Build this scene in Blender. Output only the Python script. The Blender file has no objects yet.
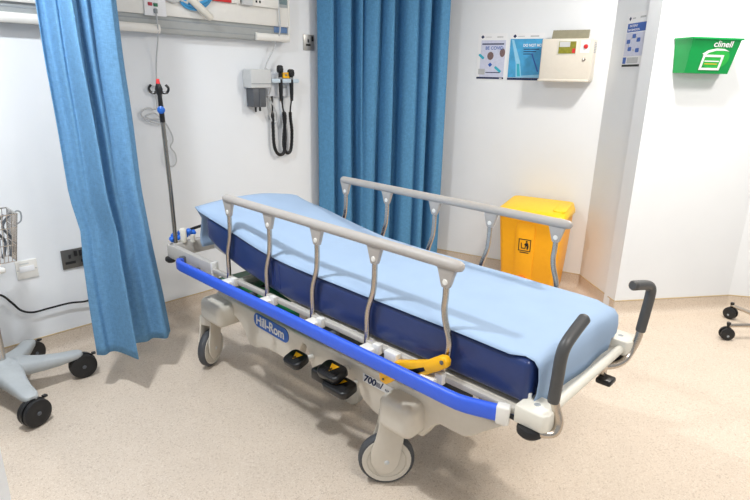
import bpy, bmesh, math, random
from mathutils import Vector, Matrix
random.seed(7)
C = bpy.context.scene.collection
PI = math.pi
V = Vector

# ------------------------------------------------------------------ materials
def lin(c):
    c /= 255.0
    return c / 12.92 if c <= .04045 else ((c + .055) / 1.055) ** 2.4

def mat(name, rgb, rough=.5, metal=0., var=.04, scale=40., bump=0., bscale=None, spec=.5, emit=None, coat=0., trans=0.):
    m = bpy.data.materials.new(name); m.use_nodes = True
    nt = m.node_tree; N = nt.nodes; L = nt.links
    b = N['Principled BSDF']
    col = [lin(v) for v in rgb]
    tc = N.new('ShaderNodeTexCoord'); no = N.new('ShaderNodeTexNoise')
    no.inputs['Scale'].default_value = scale; no.inputs['Detail'].default_value = 4
    L.new(tc.outputs['Object'], no.inputs['Vector'])
    rp = N.new('ShaderNodeValToRGB')
    rp.color_ramp.elements[0].position = .3; rp.color_ramp.elements[1].position = .7
    rp.color_ramp.elements[0].color = [v * (1 - var) for v in col] + [1]
    rp.color_ramp.elements[1].color = [min(1, v * (1 + var)) for v in col] + [1]
    L.new(no.outputs['Fac'], rp.inputs['Fac'])
    L.new(rp.outputs['Color'], b.inputs['Base Color'])
    b.inputs['Roughness'].default_value = rough
    b.inputs['Metallic'].default_value = metal
    b.inputs['Specular IOR Level'].default_value = spec
    if coat: b.inputs['Coat Weight'].default_value = coat
    if emit:
        L.new(rp.outputs['Color'], b.inputs['Emission Color']); b.inputs['Emission Strength'].default_value = emit
    if bump:
        n2 = N.new('ShaderNodeTexNoise'); n2.inputs['Scale'].default_value = bscale or scale * 3
        n2.inputs['Detail'].default_value = 3
        L.new(tc.outputs['Object'], n2.inputs['Vector'])
        bp = N.new('ShaderNodeBump'); bp.inputs['Strength'].default_value = bump; bp.inputs['Distance'].default_value = .004
        L.new(n2.outputs['Fac'], bp.inputs['Height']); L.new(bp.outputs['Normal'], b.inputs['Normal'])
    if trans:
        tr = N.new('ShaderNodeBsdfTranslucent'); mx = N.new('ShaderNodeMixShader'); mx.inputs[0].default_value = trans
        L.new(rp.outputs['Color'], tr.inputs['Color'])
        L.new(b.outputs[0], mx.inputs[1]); L.new(tr.outputs[0], mx.inputs[2])
        L.new(mx.outputs[0], N['Material Output'].inputs[0])
    return m

def floor_mat(name, base, dark, light):
    """speckled safety vinyl: fine chips over a soft mottle"""
    m = mat(name, base, rough=.42, var=.03, scale=6., spec=.35)
    nt = m.node_tree; N = nt.nodes; L = nt.links; b = N['Principled BSDF']
    tc = next(n for n in N if n.type == 'TEX_COORD'); base_ramp = next(n for n in N if n.type == 'VALTORGB')
    out = base_ramp.outputs['Color']
    for sc, rgb, lo, hi in ((150., dark, .54, .74), (210., light, .54, .70), (300., dark, .58, .76)):
        vo = N.new('ShaderNodeTexNoise'); vo.inputs['Scale'].default_value = sc; vo.inputs['Detail'].default_value = 2
        L.new(tc.outputs['Object'], vo.inputs['Vector'])
        rp = N.new('ShaderNodeValToRGB'); rp.color_ramp.elements[0].position = lo; rp.color_ramp.elements[1].position = hi
        rp.color_ramp.elements[0].color = (0, 0, 0, 1); rp.color_ramp.elements[1].color = (.75, .75, .75, 1)
        L.new(vo.outputs['Fac'], rp.inputs['Fac'])
        mx = N.new('ShaderNodeMixRGB'); mx.inputs[2].default_value = [lin(v) for v in rgb] + [1]
        L.new(rp.outputs['Color'], mx.inputs[0]); L.new(out, mx.inputs[1]); out = mx.outputs[0]
    L.new(out, b.inputs['Base Color'])
    return m

def cloth_mat(name, rgb, trans=.12, wr=.25):
    """woven cloth: crossing threads"""
    m = mat(name, rgb, rough=.85, var=.07, scale=55., spec=.15, trans=trans)
    nt = m.node_tree; N = nt.nodes; L = nt.links; b = N['Principled BSDF']
    tc = next(n for n in N if n.type == 'TEX_COORD')
    mp = N.new('ShaderNodeMapping'); mp.inputs['Scale'].default_value = (1, 1, .12)
    L.new(tc.outputs['Object'], mp.inputs['Vector'])
    n1 = N.new('ShaderNodeTexNoise'); n1.inputs['Scale'].default_value = 380; L.new(mp.outputs[0], n1.inputs['Vector'])
    mp2 = N.new('ShaderNodeMapping'); mp2.inputs['Scale'].default_value = (.15, .15, 1.)
    L.new(tc.outputs['Object'], mp2.inputs['Vector'])
    n2 = N.new('ShaderNodeTexNoise'); n2.inputs['Scale'].default_value = 380; L.new(mp2.outputs[0], n2.inputs['Vector'])
    ad = N.new('ShaderNodeMath'); ad.operation = 'ADD'
    L.new(n1.outputs['Fac'], ad.inputs[0]); L.new(n2.outputs['Fac'], ad.inputs[1])
    bp = N.new('ShaderNodeBump'); bp.inputs['Strength'].default_value = wr; bp.inputs['Distance'].default_value = .003
    L.new(ad.outputs[0], bp.inputs['Height']); L.new(bp.outputs['Normal'], b.inputs['Normal'])
    rp = N.new('ShaderNodeMapRange'); rp.inputs[1].default_value = .7; rp.inputs[2].default_value = 1.3
    rp.inputs[3].default_value = .86; rp.inputs[4].default_value = 1.12
    L.new(ad.outputs[0], rp.inputs[0])
    ramp = next(n for n in N if n.type == 'VALTORGB')
    mul = N.new('ShaderNodeVectorMath'); mul.operation = 'SCALE'
    L.new(ramp.outputs['Color'], mul.inputs[0]); L.new(rp.outputs[0], mul.inputs['Scale'])
    L.new(mul.outputs[0], b.inputs['Base Color'])
    return m

M = {}
M['wall'] = mat('wall_paint', (236, 239, 242), .6, var=.012, scale=3, bump=.05, bscale=260, spec=.3)
M['ceiling'] = mat('ceiling_paint', (244, 244, 244), .8, var=.01, scale=3)
M['floor'] = floor_mat('speckled_vinyl', (214, 199, 182), (172, 152, 132), (232, 222, 208))
M['trim'] = mat('trim_strip', (200, 178, 140), .5, var=.05)
M['curtain'] = cloth_mat('woven_blue_cloth', (112, 160, 200))
M['curtain2'] = cloth_mat('woven_blue_cloth_deep', (92, 148, 190))
M['navy'] = mat('navy_vinyl', (36, 54, 104), .30, var=.08, scale=14, bump=.10, bscale=26, spec=.5)
M['navyseam'] = mat('navy_welt', (40, 58, 118), .35, var=.05)
M['sheet'] = mat('pale_blue_paper', (172, 196, 224), .75, var=.02, scale=9, bump=.12, bscale=22, spec=.2, trans=.18)
M['rail'] = mat('grey_plastic', (178, 172, 166), .45, var=.02)
M['steel'] = mat('brushed_steel', (196, 186, 174), .25, 1., var=.06, scale=80)
M['chrome'] = mat('polished_steel', (205, 202, 198), .16, 1., var=.03)
M['white'] = mat('white_plastic', (232, 230, 224), .42, var=.015)
M['offwhite'] = mat('offwhite_plastic', (226, 222, 210), .42, var=.015)
M['cream'] = mat('cream_plastic', (216, 209, 196), .42, var=.02)
M['frame'] = mat('grey_painted_steel', (190, 186, 180), .42, var=.03)
M['bumper'] = mat('royal_blue_plastic', (56, 100, 226), .38, var=.03)
M['bumperedge'] = mat('dark_blue_plastic', (28, 52, 140), .4, var=.03)
M['black'] = mat('black_rubber', (24, 24, 26), .5, var=.1, scale=30)
M['blackgloss'] = mat('black_plastic', (18, 18, 20), .3, var=.1)
M['grip'] = mat('charcoal_grip', (74, 74, 74), .42, var=.06, scale=60)
M['tyre'] = mat('grey_tyre', (70, 72, 76), .55, var=.06)
M['wheel'] = mat('pale_wheel_disc', (208, 202, 190), .42, var=.02)
M['yellow'] = mat('yellow_plastic', (250, 186, 20), .38, var=.03)
M['binbody'] = mat('bin_yellow', (255, 176, 8), .4, var=.03)
M['binlid'] = mat('bin_lid_yellow', (255, 200, 14), .38, var=.03)
M['orange'] = mat('bin_pedal_orange', (240, 130, 10), .45, var=.04)
M['badge'] = mat('badge_blue', (28, 92, 178), .35, var=.02)
M['ink'] = mat('dark_print', (24, 40, 84), .6, var=.02)
M['blackink'] = mat('black_print', (22, 22, 24), .6, var=.02)
M['paper'] = mat('white_paper', (240, 241, 243), .6, var=.008)
M['green'] = mat('green_plastic', (0, 152, 72), .35, var=.03)
M['greenlight'] = mat('green_print_light', (40, 178, 70), .4, var=.05)
M['darkgreen'] = mat('dark_green_panel', (12, 112, 66), .4, var=.08)
M['lightgrey'] = mat('light_grey_plastic', (204, 206, 206), .45, var=.02)
M['midgrey'] = mat('mid_grey_plastic', (150, 156, 160), .45, var=.03)
M['recess'] = mat('grey_aluminium', (176, 180, 180), .4, .2, var=.03)
M['teal'] = mat('slate_panel', (120, 140, 144), .4, var=.03)
M['darkgrey'] = mat('dark_grey_plastic', (84, 88, 94), .4, var=.05)
M['red'] = mat('red_plastic', (214, 40, 44), .4, var=.03)
M['buttonred'] = mat('button_red', (176, 40, 60), .4, var=.03)
M['buttongreen'] = mat('button_green', (20, 110, 74), .4, var=.03)
M['cable'] = mat('grey_cable', (196, 198, 200), .5, var=.02)
M['hose'] = mat('blue_hose', (70, 160, 214), .35, var=.05)
M['capblue'] = mat('cap_blue', (30, 110, 220), .4, var=.05)
M['standgrey'] = mat('stand_grey', (176, 181, 183), .45, var=.03)
M['nickel'] = mat('black_nickel', (112, 110, 106), .38, .6, var=.05)
M['socketsteel'] = mat('satin_steel', (190, 188, 184), .35, .7, var=.03)
M['beige'] = mat('beige_enamel', (226, 219, 206), .42, var=.015)
M['olive'] = mat('olive_grey_flap', (142, 138, 116), .5, var=.06)
M['lcd'] = mat('olive_window', (136, 134, 22), .3, var=.2, scale=60)
M['sky'] = mat('print_sky_blue', (70, 164, 214), .5, var=.12, scale=30)
M['skypale'] = mat('print_pale_blue', (150, 208, 236), .5, var=.05)
M['aqua'] = mat('print_aqua', (52, 176, 200), .5, var=.06)
M['lilac'] = mat('print_pale_lilac', (206, 210, 230), .5, var=.06, scale=60)
M['brownprint'] = mat('print_brown', (120, 96, 96), .5, var=.3, scale=140)
M['royal'] = mat('print_royal_blue', (40, 92, 178), .5, var=.03)
M['silver'] = mat('silver_grey_print', (186, 188, 190), .5, var=.06)
M['diffuser'] = mat('light_diffuser', (255, 250, 240), .5, var=.0, emit=3.)

# ------------------------------------------------------------------ mesh helpers
class B:
    """collects shapes, then links them as ONE mesh object"""
    def __init__(s): s.bm = bmesh.new()
    def _xf(s, vs, mtx):
        for v in vs: v.co = mtx @ v.co
    def box(s, lo, hi, bev=0., seg=2, mtx=None):
        t = bmesh.new()
        bmesh.ops.create_cube(t, size=1)
        lo = V(lo); hi = V(hi); c = (lo + hi) / 2; d = hi - lo
        for v in t.verts: v.co = V((v.co.x * d.x + c.x, v.co.y * d.y + c.y, v.co.z * d.z + c.z))
        if bev: bmesh.ops.bevel(t, geom=t.edges[:], offset=bev, segments=seg, affect='EDGES', profile=.5)
        return s.add(t, mtx)
    def add(s, t, mtx=None):
        if mtx is not None: bmesh.ops.transform(t, matrix=mtx, verts=t.verts[:])
        me = bpy.data.meshes.new('tmp'); t.to_mesh(me); t.free()
        s.bm.from_mesh(me); bpy.data.meshes.remove(me); return s
    def prism(s, pts, a, b, frame, bev=0., seg=2, angle=.6):
        """2-D outline pts extruded between a and b along frame.n; frame maps (u,v,w) to the world"""
        t = bmesh.new()
        v0 = [t.verts.new((p[0], p[1], a)) for p in pts]; v1 = [t.verts.new((p[0], p[1], b)) for p in pts]
        t.faces.new(v0[::-1]); t.faces.new(v1)
        n = len(pts)
        for i in range(n): t.faces.new((v0[i], v0[(i + 1) % n], v1[(i + 1) % n], v1[i]))
        bmesh.ops.recalc_face_normals(t, faces=t.faces[:])
        if bev:
            es = [e for e in t.edges if e.calc_face_angle(0) > angle]
            bmesh.ops.bevel(t, geom=es, offset=bev, segments=seg, affect='EDGES', profile=.5)
        return s.add(t, frame)
    def tube(s, pts, r, seg=12, cap=True, flat=1., up=None):
        """sweep a circle (or flattened oval) along pts; r may be a list"""
        pts = [V(p) for p in pts]; n = len(pts)
        rs = r if isinstance(r, (list, tuple)) else [r] * n
        tang = []
        for i in range(n):
            a = pts[max(i - 1, 0)]; b = pts[min(i + 1, n - 1)]
            tang.append((b - a).normalized())
        ref = V(up) if up else (V((0, 0, 1)) if abs(tang[0].z) < .9 else V((1, 0, 0)))
        nv = (ref - tang[0] * ref.dot(tang[0])).normalized()
        rings = []
        for i in range(n):
            if i: nv = (nv - tang[i] * nv.dot(tang[i])).normalized()
            bv = tang[i].cross(nv)
            ring = []
            for k in range(seg):
                an = 2 * PI * k / seg
                ring.append(s.bm.verts.new(pts[i] + nv * math.cos(an) * rs[i] + bv * math.sin(an) * rs[i] * flat))
            rings.append(ring)
        for i in range(n - 1):
            for k in range(seg):
                s.bm.faces.new((rings[i][k], rings[i][(k + 1) % seg], rings[i + 1][(k + 1) % seg], rings[i + 1][k]))
        if cap:
            s.bm.faces.new(rings[0][::-1]); s.bm.faces.new(rings[-1])
        return s
    def lathe(s, prof, o, ax, seg=28, cap=True):
        """prof: (radius, height along ax)"""
        o = V(o); ax = V(ax).normalized()
        u = ax.orthogonal().normalized(); w = ax.cross(u)
        rings = []
        for r, h in prof:
            if r < 1e-6: rings.append([s.bm.verts.new(o + ax * h)])
            else: rings.append([s.bm.verts.new(o + ax * h + (u * math.cos(2 * PI * k / seg) + w * math.sin(2 * PI * k / seg)) * r) for k in range(seg)])
        for a, b in zip(rings, rings[1:]):
            for k in range(seg):
                k2 = (k + 1) % seg
                if len(a) == 1 and len(b) == 1: continue
                if len(a) == 1: s.bm.faces.new((a[0], b[k2], b[k]))
                elif len(b) == 1: s.bm.faces.new((a[k], a[k2], b[0]))
                else: s.bm.faces.new((a[k], a[k2], b[k2], b[k]))
        for ring in (rings[0], rings[-1]) if cap else ():
            if len(ring) > 2: s.bm.faces.new(ring)
        return s
    def grid(s, P):
        vs = [[s.bm.verts.new(p) for p in row] for row in P]
        for i in range(len(vs) - 1):
            for j in range(len(vs[0]) - 1):
                s.bm.faces.new((vs[i][j], vs[i][j + 1], vs[i + 1][j + 1], vs[i + 1][j]))
        return s
    def build(s, name, m, parent=None, smooth=True, angle=40):
        bmesh.ops.recalc_face_normals(s.bm, faces=s.bm.faces[:])
        me = bpy.data.meshes.new(name)
        if parent is None:
            xs = [v.co for v in s.bm.verts]
            loc = V(((min(c.x for c in xs) + max(c.x for c in xs)) / 2, (min(c.y for c in xs) + max(c.y for c in xs)) / 2, min(c.z for c in xs)))
            for v in s.bm.verts: v.co -= loc
        for f in s.bm.faces: f.smooth = smooth
        if smooth:
            for e in s.bm.edges:
                if len(e.link_faces) == 2 and e.calc_face_angle(0) > math.radians(angle): e.smooth = False
        s.bm.to_mesh(me); s.bm.free()
        me.materials.append(m)
        o = bpy.data.objects.new(name, me); C.objects.link(o)
        if parent is None: o.location = loc
        else: attach(o, parent)
        return o

def attach(o, parent):
    o.parent = parent
    if parent.parent is None: o.matrix_parent_inverse = parent.matrix_basis.inverted() if False else Matrix.Translation(-parent.location)

def thing(name, label, cat, loc, group=None):
    o = bpy.data.objects.new(name, None); C.objects.link(o); o.location = loc
    o.empty_display_size = .1
    return tag(o, label, cat, group)

def tag(o, label, cat, group=None):
    o['label'] = label; o['category'] = cat
    if group: o['group'] = group
    return o

def structure(o): o['kind'] = 'structure'; return o

def frame(o, u, v=(0, 0, 1)):
    """matrix: local x along u, local y along v, local z = u x v (out of the surface)"""
    u = V(u).normalized(); v = V(v).normalized(); n = u.cross(v); o = V(o)
    return Matrix(((u.x, v.x, n.x, o.x), (u.y, v.y, n.y, o.y), (u.z, v.z, n.z, o.z), (0, 0, 0, 1)))

def text(name, s, F, x, y, size, m, parent, w=0., ext=.0006, shear=0., sx=1., bold=.0):
    """lettering lying on frame F with its lower left corner at (x, y), lifted w"""
    cu = bpy.data.curves.new('t', 'FONT'); cu.body = s; cu.size = size; cu.extrude = ext; cu.shear = shear; cu.offset = bold
    t = bpy.data.objects.new('t', cu); C.objects.link(t)
    dg = bpy.context.evaluated_depsgraph_get()
    me = bpy.data.meshes.new_from_object(t.evaluated_get(dg))
    C.objects.unlink(t); bpy.data.objects.remove(t); bpy.data.curves.remove(cu)
    me.transform(F @ Matrix.Translation((x, y, w + ext)) @ Matrix.Diagonal((sx, 1, 1, 1)))
    me.materials.clear(); me.materials.append(m); me.name = name
    o = bpy.data.objects.new(name, me); C.objects.link(o); attach(o, parent)
    return o

def rrect(x0, y0, x1, y1, r, n=5):
    pts = []
    for cx, cy, a0 in ((x1 - r, y1 - r, 0), (x0 + r, y1 - r, 90), (x0 + r, y0 + r, 180), (x1 - r, y0 + r, 270)):
        for k in range(n + 1):
            a = math.radians(a0 + 90 * k / n); pts.append((cx + r * math.cos(a), cy + r * math.sin(a)))
    return pts

def spline(pts, n=6):
    pts = [V(p) for p in pts]; out = []
    for i in range(len(pts) - 1):
        p0 = pts[max(i - 1, 0)]; p1 = pts[i]; p2 = pts[i + 1]; p3 = pts[min(i + 2, len(pts) - 1)]
        for k in range(n):
            t = k / n
            out.append(.5 * ((2 * p1) + (p2 - p0) * t + (2 * p0 - 5 * p1 + 4 * p2 - p3) * t * t + (3 * p1 - p0 - 3 * p2 + p3) * t ** 3))
    out.append(pts[-1]); return out

def interp(tab, x):
    if x <= tab[0][0]: return tab[0][1]
    for (a, va), (b, vb) in zip(tab, tab[1:]):
        if x <= b:
            t = (x - a) / (b - a); t = t * t * (3 - 2 * t) if len(tab) > 2 else t
            return va + (vb - va) * t
    return tab[-1][1]

def lerp_tab(tab, x):
    if x <= tab[0][0]: return tab[0][1]
    for (a, va), (b, vb) in zip(tab, tab[1:]):
        if x <= b: return va + (vb - va) * (x - a) / (b - a)
    return tab[-1][1]

# ------------------------------------------------------------------ the room
YB = 1.67
CEIL = 2.60
A0 = V((2.008, 1.164, 0)); A1 = V((2.271, .085, 0)); A2 = V((1.943, -.300, 0)); A3 = V((2.632, -.806, 0))
dA = (A1 - A0).normalized(); dP = (A2 - A1).normalized(); dB = (A3 - A2).normalized()
A00 = A0 - dA * ((YB - A0.y) / -dA.y); A4 = A3 + V((.539, -.842, 0)) * 2.6
def wallrun(name, p, q, th=.12, z1=CEIL):
    d = (q - p); L = d.length
    F = frame(p, d)
    b = B(); b.box((-.0, 0, -th), (L, z1, 0), mtx=F)
    structure(b.build(name, M['wall'], smooth=False))
def coving(name, p, q):
    """floor vinyl turned up the wall with a cove, and its capping strip"""
    d = (q - p); L = d.length; F = frame(p, d)
    t = B()
    prof = [(0, 0), (.05, 0), (.034, .003), (.018, .011), (.008, .024), (.004, .045), (.004, .100), (0, .100)]
    # profile axes: out of the wall, up
    for k, m_, nm in ((0, M['floor'], name),):
        t.prism([(x, y) for x, y in prof], 0, L, Matrix.Translation(p) @ Matrix(((F[0][2], 0, d.x / L, 0), (F[1][2], 0, d.y / L, 0), (0, 1, 0, 0), (0, 0, 0, 1))))
    o = structure(t.build(nm, m_))
    s = B(); s.box((0, .100, 0), (L, .107, .006), .0015, mtx=F)
    structure(s.build('trim_' + str(coving.n), M['trim'])); coving.n += 1
coving.n = 1
fb = B(); fb.box((-3.4, -3.6, -.05), (4.4, YB + .1, 0)); structure(fb.build('floor', M['floor'], smooth=False))
cb = B(); cb.box((-3.4, -3.6, CEIL), (4.4, YB + .1, CEIL + .05)); structure(cb.build('ceiling', M['ceiling'], smooth=False))
WL = V((-2.4, YB, 0)); WR = V((A00.x, YB, 0))
wallrun('wall_back', WL, WR); coving('baseboard_back', WL, WR)
wallrun('wall_right', A00, A1); coving('baseboard_right', A00, A1)
wallrun('wall_pier', A1, A2, th=.05); coving('baseboard_pier', A1, A2)
wallrun('wall_front', A2, A3); coving('baseboard_front', A2, A3)
wallrun('wall_end', A3, A4); coving('baseboard_end', A3, A4)
wb = B(); wb.box((-2.4, .508, 0), (-1.311, .62, CEIL)); structure(wb.build('wall_left', M['wall'], smooth=False))

# ceiling light panels (the room's lamps and one added front fill; above the frame)
def panel(x, y, s, power, col, label, lamp):
    t = thing('ceiling_light', label, 'ceiling light', (x, y, CEIL - .03), 'ceiling light panels')
    b = B()
    h = s / 2
    for lo, hi in (((-h - .03, -h - .03), (h + .03, -h)), ((-h - .03, h), (h + .03, h + .03)), ((-h - .03, -h), (-h, h)), ((h, -h), (h + .03, h))):
        b.box((x + lo[0], y + lo[1], CEIL - .02), (x + hi[0], y + hi[1], CEIL))
    b.build('frame', M['white'], t)
    d = B(); d.box((x - h, y - h, CEIL - .012), (x + h, y + h, CEIL - .002)); d.build('diffuser', M['diffuser'], t)
    l = bpy.data.lights.new('ceiling_lamp', 'AREA'); l.shape = 'SQUARE'; l.size = lamp; l.energy = power; l.color = col
    o = bpy.data.objects.new('ceiling_lamp', l); C.objects.link(o); o.location = (x, y, CEIL - .02)
panel(1.52, -.66, .30, 21, (1, .95, .88), 'ceiling light panel above the foot of the trolley', .16)
panel(1.75, -1.55, .40, 14, (1, .95, .88), 'ceiling light panel near the green wipes holder wall', .36)
panel(-1.2, .46, .30, 25, (.91, .955, 1), 'ceiling light panel above the left of the bay, beside the grey stand', .13)
panel(-.9, -1.9, .60, 19, (1, .97, .93), 'added fill light panel in front of the bay', .57)  # added fill for the trolley's near side, standing in for bounced flash

# ------------------------------------------------------------------ hospital trolley
T = thing('hospital_trolley', 'white patient trolley with steel side rails and a royal blue bumper strip, standing mid-room', 'hospital bed', (0, 0, 0))
XL, XR = -.328, .284
XC, XW = (XL + XR) / 2, (XR - XL) / 2
def top_z(y): return interp([(-.9, .752), (-.25, .757), (.12, .759), (.32, .778), (.61, .822), (.83, .850)], y) if False else lerp_tab(TOPS, y)
def smooth_tab(tab, n=8):
    pts = spline([(a, b, 0) for a, b in tab], n); return [(p.x, p.y) for p in pts]
TOPS = smooth_tab([(-.9, .750), (-.55, .754), (-.2, .757), (.12, .759), (.32, .777), (.6, .822), (.83, .852)])
BOTS = smooth_tab([(-.9, .616), (-.5, .613), (-.1, .610), (.13, .608), (.32, .620), (.62, .669), (.83, .742)])
def headtilt(x, y): return (x + .325) * .020 * min(1, max(0, (y - .2) / .6)) + .019 * (max(0, x - .02) / .264) ** 1.5

# mattress: a thing of its own lying on the deck
out = [(y, z) for y, z in ((yy, lerp_tab(BOTS, yy)) for yy in [-.862 + i * .06 for i in range(29)])]
out += [(y, z) for y, z in ((yy, lerp_tab(TOPS, yy)) for yy in [.818 - i * .06 for i in range(29)])]
mb = B()
FX = Matrix(((0, 0, 1, 0), (1, 0, 0, 0), (0, 1, 0, 0), (0, 0, 0, 1)))       # (u,v,w) -> (y,z,x)
mb.prism(out, XL, XR, FX, bev=.022, seg=4, angle=.7)
for v in mb.bm.verts: v.co.z -= headtilt(v.co.x, v.co.y) * (1 if v.co.z > (lerp_tab(TOPS, v.co.y) + lerp_tab(BOTS, v.co.y)) / 2 else .2)
mat_o = mb.build('mattress', M['navy'], angle=50)
tag(mat_o, 'thick navy blue vinyl mattress on the trolley, mostly under the pale sheet', 'mattress')
for yy in (.255, .285, .305, .335):
    for sx in (-1, 1):
        sb = B(); sb.tube([(XC + sx * (XW + .0005), yy + (.004 if z > .7 else 0), z) for z in (lerp_tab(BOTS, yy) + .03, .69, .72, lerp_tab(TOPS, yy) - .022)], .0022, 6)
        sb.build('hinge_seam', M['navyseam'], mat_o)

# paper sheet over the mattress
def sheet_rows():
    path = [(-.880, .594, 0), (-.878, .632, 0), (-.884, .66, 0), (-.886, .70, 0), (-.882, .735, 0), (-.868, .752, 0), (-.84, .757, 0)]
    for i in range(36):
        yy = -.80 + i * .045
        path.append((yy, lerp_tab(TOPS, yy) + .004, 1))
    path += [(.835, .860, 1), (.875, .868, 1), (.905, .866, 2), (.922, .845, 2), (.935, .80, 2), (.945, .75, 2), (.955, .71, 2), (.955, .676, 2), (.94, .655, 2)]
    P = []; nu = 40
    for y, z, k in path:
        row = []
        for i in range(nu + 1):
            u = -1 + 2 * i / nu
            if k == 0:
                x = XC + u * (XW - .012 if u < 0 else XW + .006); zz = z; y2 = y - .006 * math.sin(u * 7 + 1) * (.757 - z) * 8 * .5
                if u > .80: y2 += (u - .80) ** 2 * 1.0; zz -= max(0, z - .66) * (u - .80) ** 2 * 4.5
                if u < -.9: y2 += (-u - .9) * .03
                zz -= headtilt(x, -.8) * max(0, min(1, (z - .63) / .1))
                if u > .72: zz = max(zz, .642)
                row.append((x, y2, zz)); continue
            hang = lerp_tab([(-.9, .006), (.1, .008), (.45, .018), (.82, .014)], y) + (.03 if u > 0 else 0)
            a = abs(u)
            x = XC + u * XW * 1.002; zz = z
            crown = lerp_tab([(.30, 0), (.6, .014), (.85, .022)], y) * (1 - a ** 2.2)
            if k == 2: crown *= max(0, (z - .66) / .2)
            edge = max(0, (a - .90) / .10)
            if k == 1: zz -= hang * edge ** 2
            if a > .97: x = XC + math.copysign(XW + .006, u)
            far = headtilt(x, min(y, .83)) - .006
            if k == 2: far *= min(1, max(0, (z - .66) / .2))
            wr = .0016 * math.sin(9 * u + 5 * y) * math.sin(4.2 * y + u) + .0012 * math.sin(23 * y + 3 * u) * math.sin(6 * u)
            if k == 2:
                y2 = y + .012 * math.sin(u * 5 + z * 9) * (.87 - z) * 5
                x += min(.055, .9 * max(0, .872 - z)) * max(0, -u)
                row.append((x - .01 * (.87 - z), y2, zz + crown - far)); continue
            row.append((x, y, zz + crown - far + wr + .0015))
        P.append(row)
    return P
sh = B(); sh.grid(sheet_rows())
sh_o = sh.build('bed_sheet', M['sheet'], angle=180)
tag(sh_o, 'pale blue disposable sheet draped over the navy mattress and its head end', 'bed sheet')
so = sh_o.modifiers.new('s', 'SOLIDIFY'); so.thickness = .0012; so.offset = 1

# deck frame
b = B()
for sx in (-1, 1):
    xx = -.345 if sx < 0 else .275; b.box((xx - .011, -.88, .592), (xx + .011, .75, .612), .004)
b.box((-.345, -.90, .575), (.275, -.87, .605), .004)
for yy in (-.45, .1, .6): b.box((-.34, yy - .02, .56), (.27, yy + .02, .585), .003)
deck = b.build('deck_frame', mat('deck_shade_grey', (188, 184, 176), .42), T)  # white rail toned grey: the shade under the mattress is in its colour
b = B()
for sx in (-1, 1): xx = -.340 if sx < 0 else .275; b.box((xx - .015, .74, .562), (xx + .015, 1.175, .634), .005)
b.box((-.353, 1.150, .562), (.29, 1.188, .634), .005)
hf = b.build('head_frame', M['frame'], T)
b = B()
b.box((-.357, .735, .558), (-.323, .75, .640), .002)
b.build('joint_plate', M['white'], hf)
b = B(); b.box((-.325, -.86, .590), (.262, .20, .602), .003); b.build('deck_panel', M['cream'], T)
b = B(); b.prism([(.20, .590), (.80, .690), (.80, .705), (.20, .604)], -.30, .25, FX); b.build('backrest_panel', M['offwhite'], T)
b = B(); b.box((-.325, .10, .530), (.20, .76, .552), .004); b.build('cassette_tray', M['darkgreen'], T)
b = B(); b.tube([(-.25, .55, .53), (-.18, .45, .60), (-.1, .62, .66)], .010, 8); b.build('backrest_strut', M['blackgloss'], T); b = B(); b.tube([(-.22, .20, .54), (-.2, .33, .60)], .008, 8); b.build('backrest_strut', M['blackgloss'], T)

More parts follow.
